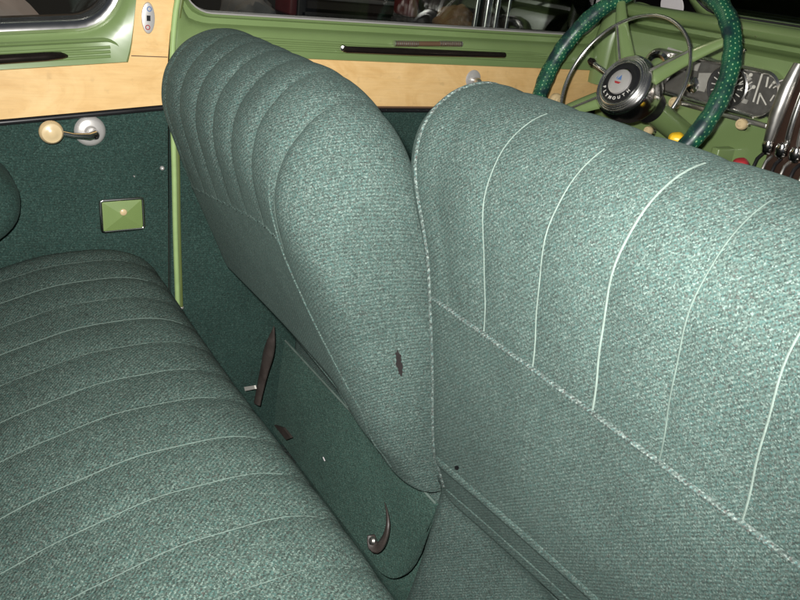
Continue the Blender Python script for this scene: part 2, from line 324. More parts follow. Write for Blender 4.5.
# ------------------------------------------------------------------ front seats (two split backs on their bases)
PROF = [(.640, -.742), (.625, -.715), (.612, -.683), (.599, -.655), (.590, -.62), (.580, -.57), (.565, -.48), (.549, -.39), (.535, -.31), (.527, -.25), (.531, -.212),
        (.548, -.176), (.580, -.148), (.615, -.135), (.65, -.134), (.682, -.148), (.705, -.182), (.718, -.24), (.74, -.36), (.765, -.50), (.79, -.64), (.80, -.72), (.76, -.745), (.70, -.75)]
PF = smooth(PROF, 260, True)
ktop0 = int(np.argmax(PF[:, 1]))
PIV = np.array([.66, -.75])
class SeatBack:
    def __init__(s, y0, y1, inboard, tilt=0.0, shift=(0, 0), grooves=(), amp=.003, rin=(.07, .50), rout=(.07, .5), zr=.10, zro=.09, splay=0.0):
        s.splay = splay
        s.y0, s.y1, s.inb, s.tilt, s.shift, s.gr, s.amp = y0, y1, inboard, math.radians(tilt), shift, grooves, amp
        s.rin, s.rout, s.zr, s.zro = rin, rout, zr, zro
        nx = np.gradient(PF, axis=0); s.nrm = np.stack([-nx[:, 1], nx[:, 0]], 1); s.nrm /= np.linalg.norm(s.nrm, axis=1)[:, None]
        if s.nrm[np.argmax(PF[:, 1])][1] < 0: s.nrm *= -1
    def pt(s, k, y, off=0.0, sc=None):
        p = PF[k].copy(); n = s.nrm[k]
        # end distances
        di = (s.y1 - y) if s.inb > 0 else (y - s.y0); do = (y - s.y0) if s.inb > 0 else (s.y1 - y)
        f = 1.0; drop = 0.0
        for d, (ry, rs), zr in ((di, s.rin, s.zr), (do, s.rout, s.zro)):
            d = max(d, 0)
            if d < ry:
                q = 1 - d / ry; f *= 1 - rs * (1 - math.sqrt(max(0, 1 - q * q)))
            if d < zr:
                q = 1 - d / zr; drop += zr * .75 * (1 - math.sqrt(max(0, 1 - q * q * .98)))
        h = min(1, max(0, (p[1] + .62) / .45)); wz = h * h * (3 - 2 * h)
        xm = .60 + (-.13 - p[1]) * .19 + .02
        p[0] = xm + (p[0] - xm) * f; p[1] -= drop * wz
        # stitched channels: soft rolls between grooves
        zone = min(1, max(0, (p[1] + .40 - (0 if s.inb > 0 else .08 * max(0, 1 - (y - .87) / .45))) / (.05 if s.inb > 0 else .12))) if k < 200 else 0
        if s.gr:
            g = min(abs(y - a) for a in s.gr); inside = s.gr_lo - .04 < y < s.gr_hi + .04
            roll = (1 - math.exp(-(g / (.013 if s.amp < .01 else .0105)) ** (1.4 if s.amp < .01 else 1.1))) if inside else 1
            p += n * (s.amp * (roll - 1) * zone * (1 if s.inb > 0 else min(1, max(.25, (ktop0 + 4 - k) / 16))))
        # lower hem climbs gently away from the split, slight slackness
        hem = min(1, max(0, (-.55 - PF[k][1]) / .12)); p[1] += hem * (.10 * abs(y - (s.y1 if s.inb > 0 else s.y0)) * .9 + (.052 * min(1, (y - s.y0) / .12) - .022 * max(0, 1 - (y - s.y0) / .10) if s.inb < 0 else 0))
        p += n * (.0022 * math.sin(7 * y + 11 * p[1]) * math.sin(5.3 * y - 8 * p[1] + 1) + off)
        if sc is not None: p = np.array([.655, -.45]) + (p - np.array([.655, -.45])) * sc
        if s.splay:
            h2 = min(1, max(0, (PF[k][1] + .36) / .22)); e2 = min(1, max(0, 1 - (s.y1 - y) / .22)); y = y + s.splay * h2 * h2 * (3 - 2 * h2) * e2
        r = p - PIV; c, q = math.cos(s.tilt), math.sin(s.tilt)
        return np.array([PIV[0] + r[0] * c - r[1] * q + s.shift[0], y, PIV[1] + r[0] * q + r[1] * c + s.shift[1]])
    def mesh(s):
        s.gr_lo, s.gr_hi = (min(s.gr), max(s.gr)) if s.gr else (0, 0)
        ys = np.concatenate([s.y0 + .08 * (1 - np.cos(np.linspace(0, math.pi / 2, 16))), np.arange(s.y0 + .084, s.y1 - .082, .0045), s.y1 - .08 * (1 - np.cos(np.linspace(math.pi / 2, 0, 16)))])
        K = len(PF); mb = MB(); rows = [[s.pt(k, y) for k in range(K)] for y in ys]
        for e, sg in ((0, -1), (1, 1)):
            caps = []
            yy = ys[0] if e == 0 else ys[-1]
            for sc in (.97, .92, .84, .7, .5, .3, .12, .02):
                b = (.006 if s.inb > 0 else .016) * (1 - sc ** 2.2); r = [s.pt(k, yy, 0, sc) + np.array([0, sg * b * .5, 0]) for k in range(K)]; caps.append(r)
            rows = caps[::-1] + rows if e == 0 else rows + caps
        mb.grid(rows, cv=True); K_ = len(PF); T = len(rows)
        mb.f.append(tuple(range(K_))); mb.f.append(tuple((T - 1) * K_ + k for k in reversed(range(K_)))); return mb
    def seam(s, ks, y, r, off, mbx=None, wob=.0):
        mb = mbx or MB(); pts = [s.pt(k, y if not callable(y) else y(k), off) for k in ks]
        if wob: pts = [p + np.array([0, wob * math.sin(i * .37 + p[2] * 40), 0]) for i, p in enumerate(pts)]
        return mb.tube(pts, r, 6)
def kz(z, lo=0, hi=130):  # profile index on the rear face at height z
    ks = range(lo, hi); return min(ks, key=lambda k: abs(PF[k][1] - z) + (10 if PF[k][0] > .64 else 0))
kseam, ktop = kz(-.388), int(np.argmax(PF[:, 1])); kridge = kz(-.655); khem = kz(-.715)

def ks(sb, y):
    return kseam if sb.inb > 0 else kz(-.388 + .080 * max(0, 1 - (y - .87) / .45))
def front_seat(label, sb, inb, y0, y1, kick_x, kz_top, groove_thread, thick):
    root = empty('front_seat', ((kick_x + .2), (y0 + y1) / 2, FZ), label, 'car seat', 'split front seats')
    back = sb.mesh().build('backrest', M['seat'], root)
    yi = sb.y1 if inb > 0 else sb.y0
    for i, g in enumerate(sb.gr):
        hi = ktop - 3 - int(random.random() * 9)
        th = thick[i % len(thick)]
        sb.seam(range(ks(sb, g), hi, 2), g, th, -.0004, wob=.0006).build('piping', groove_thread[i % len(groove_thread)], back)
    # horizontal welt
    ys = np.arange(sb.y0 + (.05 if inb > 0 else .09), sb.y1 - .035, .006)
    MB().tube([sb.pt(ks(sb, y), y, .0010 if inb > 0 else 0) for y in ys], .0030 if inb > 0 else .0016, 8).build('welt', M['welt'] if inb > 0 else M['seat'], back)
    # welt down the inboard corner
    yw = yi - inb * (.028 if inb > 0 else .092)
    yk = lambda k: yw - (0 if inb > 0 else .058 * min(1, max(0, (-.33 - PF[k][1]) / .25)))
    MB().tube([sb.pt(k, yk(k), .0008) for k in range(khem, ktop + 6, 2)], .0024 if inb > 0 else .0012, 8).build('welt', M['welt'] if inb > 0 else M['seat'], back)
    # hem ridge and hem edge
    MB().tube([sb.pt(kridge, y, -.0085 if inb > 0 else 0) for y in ys], .0125 if inb > 0 else .003, 16).build('hem_ridge', M['seat'], back)
    MB().tube([sb.pt(khem, y, .0004) for y in ys], .0016, 8).build('welt', M['seat'], back)
    return root, back
near_gr = [.7 - .0, .626, .539, .447, .360, .271, .183, .095]
near = SeatBack(.02, .768, +1, 0, (0, -.004), near_gr, .0028, rin=(.05, .25), zr=.052, splay=.070)
near_label = 'grey-green wool seat back with pale vertical piping, right of the split, before the steering wheel'
nroot, nback = front_seat(near_label, near, +1, .02, .755, .655, -.73,
    [M['thread_dim'], M['thread'], M['thread'], M['thread'], M['thread_dim'], M['thread'], M['thread_dim'], M['thread']], [.0008, .0011, .0012, .0016, .0011, .0012])
far_gr = [.862, .935, 1.008, 1.081, 1.154, 1.227, 1.300]
farS = SeatBack(.778, 1.39, -1, 12.5, (-.045, .002), far_gr, .0100, rin=(.075, .48), rout=(.10, .6), zr=.19, zro=.11)
far_label = 'darker green front seat back with puffed stitched rolls, tilted further back beside the far door'
froot, fback = front_seat(far_label, farS, -1, .775, 1.385, .64, -.775, [M['thread_dim']], [.0008])

# kick panels / seat bases
def kick(root, x, y0, y1, ztop, round_in, label=None, mat=None):
    """hanging cloth panel behind a seat base with one rounded lower corner"""
    pts = []; R = .20
    zb = -1.0
    pts += [(y1, ztop), (y1 - .01, zb + .02), (y1 - .02, zb)]
    for a in np.linspace(0, math.pi / 2, 14): pts.append((y0 + R * .62 * (1 - math.sin(a)) , zb + R * (1 - math.cos(a))))
    pts += [(y0, ztop + .004)]
    mb = MB(); n = 22
    # sheet with gentle sag, built as rows between top and outline
    ys = np.linspace(y0, y1, 60); rows = []
    zs = [np.interp(y, [p[0] for p in sorted(pts[2:16])], [p[1] for p in sorted(pts[2:16])]) for y in ys]
    for side in (0, 1):
        rows2 = []
        for j in range(n):
            t = j / (n - 1)
            rows2.append([(x + .006 * side + .012 * math.sin(t * 3.0) * math.sin(y * 9) * .5 - .012 * t, y, ztop + (z - ztop) * t) for y, z in zip(ys, zs)])
        rows.append(rows2)
    P = rows[0] + rows[1][::-1]
    mb.grid(P, cu=True)
    o = mb.build('kick_panel', mat or M['kick'], root)
    MB().tube([(x + .001, y, ztop + .001) for y in np.linspace(y0 + .004, y1, 40)], .0020, 8).build('edge_piping', M['thread_dim'], o)
    return o
kick(froot, .640, .768, 1.345, -.776, True)
# seat base behind the near seat
mb = MB(); rows = []
for j, z in enumerate(np.linspace(-.722, FZ, 26)):
    t = j / 25
    row = []
    for y in list(np.linspace(.02, .755, 40)) + [.76, .772, .780, .785, .788, .789]:
        r = max(0, y - .755); xx = .632 + .016 * min(1, t / .06) - .085 * t + .018 * math.sin(t * 3.1) + .006 * math.sin(y * 13 + t * 2) + (0 if r == 0 else   .05 * (1 - math.sqrt(max(0, 1 - (r / .0342) ** 2))))
        row.append((xx, y, z))
    rows.append(row)
mb.grid(rows).build('seat_base', M['kick2'] if 'kick2' in M else M['seat'], nroot)
mb = MB(); mb.box((.70, .025, -.93), (1.08, .745, -.72), .05); mb.build('seat_cushion', M['seat'], nroot)
mb = MB(); mb.box((.660, .775, -.93), (1.08, 1.37, -.712), .045); mb.build('seat_cushion', M['seat'], froot)
mb = MB(); mb.box((.67, .80, FZ), (1.05, 1.33, -.935), .02); mb.build('seat_frame', M['kick'], froot)
mb = MB(); mb.box((.69, .06, FZ), (1.05, .7675, -.735), .012); mb.build('seat_frame', M['seat'], nroot)

# tear in the cloth of the far seat's side and a small burn hole in the near back
def on_surface(me_obj, u, v):
    bpy.context.view_layer.update(); d = Vector(ray(u, v)).normalized(); M4 = me_obj.matrix_world.inverted()
    ok, loc, nor, _ = me_obj.ray_cast(M4 @ Vector((0, 0, 0)), M4.to_3x3() @ d)
    return (me_obj.matrix_world @ loc, nor) if ok else (Vector(on(u, v, 'X', .58)), Vector((-1, 0, 0)))
def patch(me_obj, px, name, mat, lift=.0012):
    P = [on_surface(me_obj, u, v) for u, v in px]; c = sum((p for p, _ in P), Vector()) / len(P); nn = sum((q for _, q in P), Vector()).normalized()
    return MB().add([p + q * lift for p, q in P] + [c + nn * .0004], [(i, (i + 1) % len(P), len(P)) for i in range(len(P))]).build(name, mat, me_obj, smooth=False)
rt_ = random.Random(5); tp = []
for i in range(40):
    a_ = 2 * math.pi * i / 40; rr_ = (1 + rt_.uniform(-.38, .38)); x_ = 2.9 * math.cos(a_) * rr_ * (1 - .3 * math.sin(a_)); y_ = 13.5 * math.sin(a_) * (1 + rt_.uniform(-.12, .12))
    tp.append((399 + x_ + y_ * .16, 363.5 + y_))
t_ = patch(fback, tp, 'tear', M['tear'], .0010)
t_['label'] = 'ragged dark tear in the cloth'
h_ = patch(nback, [(455, 466), (458, 465), (460, 467.5), (458, 470), (455.5, 469)], 'burn_hole', M['black'], .0010)
# ------------------------------------------------------------------ rear seat
RP = [(-.36, -.80), (-.36, -.70), (-.25, -.672), (-.10, -.650), (.02, -.612), (.10, -.583), (.18, -.561), (.25, -.556), (.305, -.561), (.347, -.577), (.374, -.603), (.387, -.640), (.390, -.70), (.388, -.80), (.385, -.90), (.38, -1.0)]
RF = smooth(RP, 150)
RN = np.gradient(RF, axis=0); RN = np.stack([-RN[:, 1], RN[:, 0]], 1); RN /= np.linalg.norm(RN, axis=1)[:, None]
RG = [.05 + 0, .135, .22, .303, .373, .447, .525, .605, .686, .766, .865, .945, 1.03, 1.11, 1.185, 1.255, 1.325]
def rpt(k, y, off=0.0):
    p = RF[k].copy(); n = RN[k]
    g = min(abs(y - a) for a in RG); zone = 1 if 20 < k < 112 else 0
    zone = min(1, max(0, (k - 12) / 12)) * min(1, max(0, (108 - k) / 10))
    p += n * (-.0024 * math.exp(-(g / .012) ** 1.4) * zone)
    d = 1.405 - y
    if d < .05: p += n * (-.03 * (1 - math.sqrt(max(0, 1 - (1 - d / .05) ** 2))))
    d = y + .0
    if d < .05: p += n * (-.03 * (1 - math.sqrt(max(0, 1 - (1 - d / .05) ** 2))))
    p += n * (.003 * math.sin(6 * y + 9 * p[0]) * math.sin(4.4 * y - 7 * p[0] + 2) + off)
    p[1] += .012 * min(1, max(0, (y - 1.15) / .2)) * (1 if k < 100 else max(0, 1 - (k - 100) / 15))
    return np.array([p[0], y, p[1]])
rroot = empty('rear_bench', (.0, .7, FZ), 'dark green wool rear bench with thin curved piping lines, in the lower left corner', 'car seat')
ys = np.concatenate([np.linspace(.0, .05, 8), np.arange(.055, 1.35, .006), np.linspace(1.352, 1.405, 12)])
mb = MB(); mb.grid([[rpt(k, y) for k in range(len(RF))] for y in ys])
n = len(RF)
for r in (0, len(ys) - 1):
    mb.f.append(tuple(r * n + k for k in range(n)))
cush = mb.build('cushion', M['rear'], rroot, sharp=60)
for i, g in enumerate(RG):
    MB().tube([rpt(k, g, -.0002) + np.array([0, .0007 * math.sin(k * .5), 0]) for k in range(24, 100 - (i * 7) % 6, 2)], [.0008, .0011, .0007, .0009][i % 4], 6).build('piping', M['thread_dim'], cush)
MB().tube([rpt(116, y, .0005) for y in np.linspace(.03, 1.39, 120)], .003, 8).build('welt', M['rear'], cush)
mb = MB()
rows = []
for a in np.linspace(0, 2 * math.pi, 48, endpoint=False):
    ca, sa = math.cos(a), math.sin(a); se = lambda v: math.copysign(abs(v) ** .9, v)
    rows.append([(-.02 + .182 * ca * q, y, -.452 + .098 * se(sa) * q) for y, q in ((1.335, .02), (1.336, .6), (1.340, .82), (1.350, .93), (1.365, .98), (1.385, 1), (1.42, 1), (1.45, 1))])
mb.grid(rows, cu=True); mb.build('armrest', M['panel'], rroot)
mb = MB(); mb.box((-.50, .0, -.70), (-.33, 1.42, -.05), .05); mb.build('backrest', M['rear'], rroot)

# ------------------------------------------------------------------ far body side behind the pillar
W = 1.45
def zl(x): return (x - .42) * .096     # the rear quarter's lines drop to the rear
qroot = empty('rear_side_panel', (.0, W, FZ), 'rear side panel of dark green cloth, blond wood and green metal under the rear window', 'side panel')
def P3(u, v, y=W): return Vector(on(u, v, 'Y', y))
XB = .428
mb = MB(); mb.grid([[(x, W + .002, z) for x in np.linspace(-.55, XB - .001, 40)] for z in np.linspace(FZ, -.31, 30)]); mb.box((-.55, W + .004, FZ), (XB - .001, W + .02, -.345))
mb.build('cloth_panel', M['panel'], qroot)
# black bead under wood
mb = MB(); mb.tube([(x, W - .006, -.3105 + zl(x)) for x in np.linspace(-.55, XB - .002, 20)], .0052, 10); mb.build('trim_bead', M['black'], qroot)
# wood: lower rail + pillar plate
xs = np.linspace(-.55, XB, 30)
mb = MB(); pts = [(-.55, W - .012, -.304 + zl(-.55)), (XB - .004, W - .012, -.3035)]
rightedge = [(XB - .006, -.26), (.4235, -.22), (.427, -.18), (.436, -.14), (.445, -.10), (.452, .02), (.455, .2)]
pts += [(x, W - .012, z) for x, z in rightedge]
pts += [(.45 - .02 - .04, W - .012, .2), (.412, W - .012, .02)] if False else [(.400, W - .012, .2), (.375, W - .012, -.05), (.365, W - .012, -.13), (.3435, W - .012, -.2255), (-.55, W - .012, -.2255 + zl(-.55) + .0)]
mb.plate(pts, (0, .012, 0)); mb.build('wood_trim', M['wood'], qroot, smooth=False)
MB().box((.3600, W - .0128, -.2215), (.4225, W - .0115, -.2200)).build('wood_joint', M['brownboard'], qroot)
# green pressed panel around the rear window
def garnish(prof, x0, x1, slope=False, n=30, endr=None):
    rows = []
    for x in np.linspace(x0, x1, n):
        rows.append([(x, y, z + (zl(x) if slope else 0)) for y, z in prof])
    return MB().grid(rows)
# window opening: rounded loop, for both windows
def rrect(x0, x1, z0, z1, r, n=8):
    out = []
    for cx, cz, a0 in ((x1 - r, z0 + r, -90), (x1 - r, z1 - r, 0), (x0 + r, z1 - r, 90), (x0 + r, z0 + r, 180)):
        for k in range(n + 1):
            a = math.radians(a0 + 90 * k / n); out.append((cx + r * math.cos(a), cz + r * math.sin(a)))
    return out
def sheet_with_hole(outer, inner, y_out, y_in, steps):
    """ring surface from outer loop (at y_out) to inner loop (window lip) via steps [(t, y)]"""
    rows = []
    for t, y in steps:
        rows.append([(o[0] + (i[0] - o[0]) * t, y, o[1] + (i[1] - o[1]) * t) for o, i in zip(outer, inner)])
    return MB().grid(rows, cv=True)
def match(outer_rect, inner):
    """project each inner loop point radially to the outer rectangle"""
    x0, x1, z0, z1 = outer_rect; cx = (min(p[0] for p in inner) + max(p[0] for p in inner)) / 2; cz = (min(p[1] for p in inner) + max(p[1] for p in inner)) / 2
    ix0, ix1 = min(p[0] for p in inner), max(p[0] for p in inner); iz0, iz1 = min(p[1] for p in inner), max(p[1] for p in inner)
    out = []
    for x, z in inner:
        u = (x - ix0) / (ix1 - ix0) * 2 - 1; v = (z - iz0) / (iz1 - iz0) * 2 - 1
        m = max(abs(u), abs(v)); u /= m; v /= m
        out.append((x0 + (u + 1) / 2 * (x1 - x0), z0 + (v + 1) / 2 * (z1 - z0)))
    return out
def densify(loop, d=.02):
    out = []
    for i in range(len(loop)):
        a, b = loop[i], loop[(i + 1) % len(loop)]; L = math.dist(a, b); k = max(1, int(L / d))
        out += [(a[0] + (b[0] - a[0]) * j / k, a[1] + (b[1] - a[1]) * j / k) for j in range(k)]
    return out
# rear window (its lines drop rearwards)
rin = densify(rrect(-.45, .352, -.170, .17, .075))
rin = [(x, z + (zl(x) if z < 0 else 0)) for x, z in rin]
rout = match((-.55, .3585, -.2255, .24), rin); rout = [(x, z + (zl(x) if z < 0 else 0)) for x, z in rout]
rout = [((x + (.030 * (z + .2255) / .25 if x > .34 and z > -.2 else 0)), z) for x, z in rout]
g = sheet_with_hole(rout, rin, 0, 0, [(0, W - .006), (0, W - .013), (.03, W - .016), (.3, W - .012), (.6, W - .006), (.8, W + .002), (.93, W + .006), (1.0, W + .018)])
gq = g.build('window_surround', M['green'], qroot)
def frame(loop, w1, y0, name, mat, parent, prof):
    cx = sum(p[0] for p in loop) / len(loop); n = len(loop); rows = []
    for dy, dn in prof:
        row = []
        for i, (x, z) in enumerate(loop):
            a, b = loop[i - 1], loop[(i + 1) % n]; tx, tz = b[0] - a[0], b[1] - a[1]; L = math.hypot(tx, tz) or 1
            nx, nz = -tz / L, tx / L      # inward for ccw loops
            row.append((x + nx * dn, y0 + dy, z + nz * dn))
        rows.append(row)
    return MB().grid(rows, cv=True).build(name, mat, parent)
frame(rin, .02, W, 'window_frame', M['chrome'], qroot, [(.016, -.004), (.004, -.003), (-.001, .002), (.000, .009), (.006, .016), (.02, .020), (.035, .021)])
o = MB().plate([(x, W + .036, z) for x, z in rin], (0, .004, 0)).build('window_pane', M['glass'], qroot, smooth=False)
# raised rounded tablet with three ribs and the dark pull bar
def tablet(x0, x1, z0, z1, slope, parent, ribs):
    r = .028; loop = densify(rrect(x0, x1, z0, z1, r), .008)
    loop = [(x, z + (zl(x) if slope else 0)) for x, z in loop]
    frame(loop, 0, W - .011, 'pressed_border', M['green'], parent, [(.004, -.0035), (-.0015, -.0015), (-.0025, .000), (-.001, .0025), (.003, .004), (.006, .0045)])
tablet(-.50, .345, -.2225, -.187, True, qroot, 3)
for z in (-.1985, -.206, -.2135):
    MB().tube([(x, W - .0125 - .0012, z + zl(x)) for x in np.linspace(-.48, .325, 16)], .0026, 8).build('pressed_rib', M['green'], qroot)
mb = MB(); mb.tube([(-.2, W - .020, -.2070 + zl(-.2)), (.10, W - .026, -.2070 + zl(.1)), (.22, W - .026, -.2060 + zl(.22)), (.245, W - .022, -.2065 + zl(.245)), (.255, W - .015, -.209 + zl(.255))], [.0066, .0075, .0075, .006, .003], 12, flat=1.0)
mb.build('pull_bar', M['darkmetal'], qroot)

# oval badge on the wood pillar
c = Vector(on(148, 18, 'Y', W - .0125)); ax = (0, -1, 0)
tilt = Vector((.12, 0, 1)).normalized()
bd = MB().lathe([(0, .003), (.020, .0032), (.0245, .0025), (.026, .0005), (.026, 0)], c, ax, 32, sx=1.0, e1=tilt)
# squash sideways
v2 = []
side = Vector((1, 0, 0)); 
for p in bd.v:
    d = Vector(p) - c; s_ = d.dot(side); v2.append(tuple(c + d - side * s_ * .56))
bd.v = v2; badge = bd.build('badge', M['silver'], qroot)
def dk(p, ln=.0045, wd=.003): return MB().box((p.x - wd, p.y - .0006, p.z - ln), (p.x + wd, p.y, p.z + ln))
dk(c + Vector((0, -.0032, .0)), .0045, .0032).build('emblem', M['black'], badge)
MB().tube([c + Vector((.0015, -.0035, .0150)) + Vector((math.cos(a) * .0036, 0, math.sin(a) * .0036)) for a in np.linspace(0, 6.28, 14, endpoint=False)], .0008, 6, closed=True).build('emblem', M['blue'], badge)
MB().tube([c + Vector((-.0015, -.0035, -.0150)) + Vector((math.cos(a) * .0036, 0, math.sin(a) * .0036)) for a in np.linspace(0, 6.28, 14, endpoint=False)], .0008, 6, closed=True).build('emblem', M['red'], badge)

# window crank
def knob(c, ax, r, d, name, mat, parent, ring=True):
    return MB().lathe([(0, d), (r * .35, d * 1.0), (r * .45, d * .93), (r * .8, d * .9), (r * .96, d * .72), (r, d * .5), (r * .9, d * .15), (r * .6, 0)], c, ax, 28).build(name, mat, parent)
cc = Vector(on(90, 131, 'Y', W - .004)); kc = Vector(on(51, 132, 'Y', W - .045))
crank = MB().lathe([(0, .012), (.008, .012), (.011, .008), (.020, .007), (.0245, .004), (.0265, 0)], cc, (0, -1, 0), 36).build('window_crank', M['silver'], qroot)
mb = MB(); A = cc + Vector((.004, -.016, -.002)); B = kc + Vector((0, .012, -.001))
mb.tube([A, A + (B - A) * .15 + Vector((0, -.006, -.003)), A + (B - A) * .5 + Vector((0, -.004, -.004)), B], [.010, .0085, .0060, .006], 12, flat=.8)
mb.lathe([(0, .020), (.0075, .020), (.0095, .014), (.0095, 0)], cc + Vector((.004, 0, -.003)), (0, -1, 0), 20)
mb.build('crank_arm', M['chrome'], crank)
MB().lathe([(.0042, .030), (.0045, .006)], cc + Vector((.004, 0, -.003)), (0, -1, 0), 14).lathe([(0, .0215), (.0042, .0213)], cc + Vector((.004, 0, -.003)), (0, -1, 0), 14).build('crank_bolt', M['black'], crank)
knob(kc + Vector((0, .010, 0)), (0, -1, 0), .0195, .022, 'crank_knob', M['cream'], crank)

# ash tray: chrome rim, four-sided shallow green lid, cream button
corners = [Vector(on(u, v, 'Y', W - .004)) for u, v in ((100, 201), (142.5, 198), (144, 228), (102, 232))]
cen = sum(corners, Vector()) / 4
rim = MB()
loopv = []
for i in range(4):
    a, b, d = corners[i - 1], corners[i], corners[(i + 1) % 4]
    for t in (0, .5, 1):
        p0 = b + (a - b).normalized() * .005; p2 = b + (d - b).normalized() * .005
        loopv.append(p0 * (1 - t) ** 2 + b * 2 * t * (1 - t) + p2 * t * t)
rim.tube(loopv, .0034, 10, closed=True, up=(0, 1, 0))
tray = MB().plate([cen + (p - cen) * .98 + Vector((0, .004, 0)) for p in loopv], (0, -.006, 0)).build('ash_tray', M['satin'], qroot, smooth=False)
rim.build('tray_rim', M['chrome'], tray)
apex = cen + Vector((0, -.009, .002)); inner = [cen + (p - cen) * .93 + Vector((0, -.0025, 0)) for p in corners]
MB().add(inner + [apex], [(0, 1, 4), (1, 2, 4), (2, 3, 4), (3, 0, 4)]).build('tray_lid', plain('ash_tray_green', (.16, .23, .075, 1), .4, var=.1), tray, smooth=False)
knob(apex + Vector((-.0, .003, .006)), (0, -1, 0), .0065, .005, 'tray_button', M['cream'], tray)
def screw(u, v, parent, y=W, r=.0042):
    p = Vector(on(u, v, 'Y', y)); MB().lathe([(0, .006), (r * .6, .0052), (r * .95, .003), (r, 0)], p, (0, -1, 0), 16).build('screw', M['silver'], parent)
screw(162, 168, qroot); screw(166, 290.5, qroot, r=.005); screw(134, 176, qroot, r=.0016)

# ------------------------------------------------------------------ far front door
droot = empty('car_door', (1.0, W, FZ), 'green metal and blond wood door with long dark pull bar, behind the front seats', 'car door')
XD0, XD1 = .434, 1.52
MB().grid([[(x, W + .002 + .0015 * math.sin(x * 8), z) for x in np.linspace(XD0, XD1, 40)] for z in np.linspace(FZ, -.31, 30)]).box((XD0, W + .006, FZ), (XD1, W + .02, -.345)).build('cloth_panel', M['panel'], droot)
MB().tube([(x, W - .006, -.3135) for x in np.linspace(XD0, XD1, 20)], .0050, 10).build('trim_bead', M['black'], droot)
MB().tube([(x, W - .010, -.3065) for x in np.linspace(XD0, XD1, 20)], .0024, 8).build('trim_bead', M['brownboard'], droot)
MB().box((XD0, W - .012, -.3055), (XD1, W, -.2125), .003).build('wood_trim', M['wood'], droot)
din = densify(rrect(.452, 1.46, -.142, .17, .055)); din = [(x, z + (.008 * (x - .9) if z < 0 else 0)) for x, z in din]
dout = match((XD0, XD1, -.2145, .24), din)
g = sheet_with_hole(dout, din, 0, 0, [(0, W), (0, W - .013), (.02, W - .016), (.10, W - .017), (.35, W - .016), (.58, W - .013), (.70, W - .006), (.76, W + .008), (.90, W + .009), (.95, W - .001), (1.0, W + .002), (1.0, W + .02)])
g.build('window_surround', M['green'], droot)
frame(din, .01, W, 'window_channel', M['silver'], droot, [(.012, -.002), (.0035, -.0015), (.002, .0005), (.003, .0025), (.012, .004), (.02, .0045)])
MB().plate([(x, W + .024, z) for x, z in din], (0, .004, 0)).build('window_pane', M['glass'], droot, smooth=False)
for i, z in enumerate((-.1815, -.1895, -.1975)):
    MB().tube([(x, W - .0168, z) for x in np.linspace(.50, (1.30, 1.36, 1.40)[i], 16)], [.0005] + [.0030] * 14 + [.0005], 8).build('pressed_rib', M['green'], droot)
a = Vector(on(347, 49.5, 'Y', W - .035)); b = Vector(on(504, 55, 'Y', W - .035))
pts = [a + (b - a) * t + Vector((0, -.004 * math.sin(t * math.pi), 0)) for t in np.linspace(0, 1, 24)]
pb = MB().tube([a + Vector((-.004, .02, 0)), a + Vector((-.002, .006, 0))] + pts + [b + Vector((.002, .006, 0)), b + Vector((.004, .02, 0))], [.004, .0065] + [.0072 - .002 * abs(t - .4) for t in np.linspace(0, 1, 24)] + [.0055, .004], 14, flat=1.0).build('pull_bar', M['darkmetal'], droot)
MB().lathe([(0, .004), (.005, .003), (.0065, 0)], a + Vector((-.006, .006, .001)), (-.5, -1, 0), 14).build('bar_tip', M['chrome'], pb)
for u0, u1 in ((395, 417), (440, 461)):
    p = Vector(on(u0, 43.5, 'Y', W - .022)); q = Vector(on(u1, 44, 'Y', W - .022)); n = 12
    mb = MB()
    for i in range(n):
        c0 = p + (q - p) * (i / (n - 1)); mb.lathe([(.0005, -.0014), (.0058, -.0012), (.0062, 0), (.0058, .0012), (.0005, .0014)], c0, (1, 0, 0), 14)
    mb.build('ribbed_grip', M['satin'], pb)
p = Vector(on(396, 43.5, 'Y', W - .022)); q = Vector(on(460, 44, 'Y', W - .022)); MB().tube([p, q], .0052, 12).build('grip_core', M['brownboard'], pb)
# door knobs on wood
kp = Vector(on(473, 79, 'Y', W - .012)); kb = MB().lathe([(0, .003), (.016, .003), (.0195, .0015), (.020, 0)], kp + Vector((0, 0, 0)), (0, -1, 0), 30).build('handle_plate', M['silver'], droot)
MB().lathe([(0, .022), (.006, .021), (.0085, .016), (.007, .003)], kp + Vector((.003, 0, -.003)), (0, -1, 0), 18).build('handle_boss', M['satin'], kb)
knob(Vector(on(553, 99, 'Y', W - .03)), (0, -1, 0), .016, .02, 'crank_knob', M['cream'], droot)
# windlace down the door edge
wl = [(.456, W - .016, .2), (.4475, W - .016, .02), (.441, W - .018, -.10), (.434, W - .018, -.15), (.430, W - .018, -.20), (.4285, W - .018, -.26), (.4305, W - .016, -.32), (.434, W - .014, -.42), (.437, W - .012, -.55), (.441, W - .010, -.66), (.4435, W - .008, -.716)]
wl = smooth(wl, 60)
MB().tube(wl, .0052, 12).build('windlace', M['lightgreen'], droot)
MB().tube([(p[0] + .0085, p[1] + .006, p[2]) for p in wl], .0042, 8).build('windlace_shade', plain('olive_shade', (.10, .13, .035, 1), .6), droot)  # dark olive strip, its colour stands in for the shade beside the windlace
screw(181, 307, droot, r=.005); screw(179, 220.5, droot, y=W - .004, r=.0025)

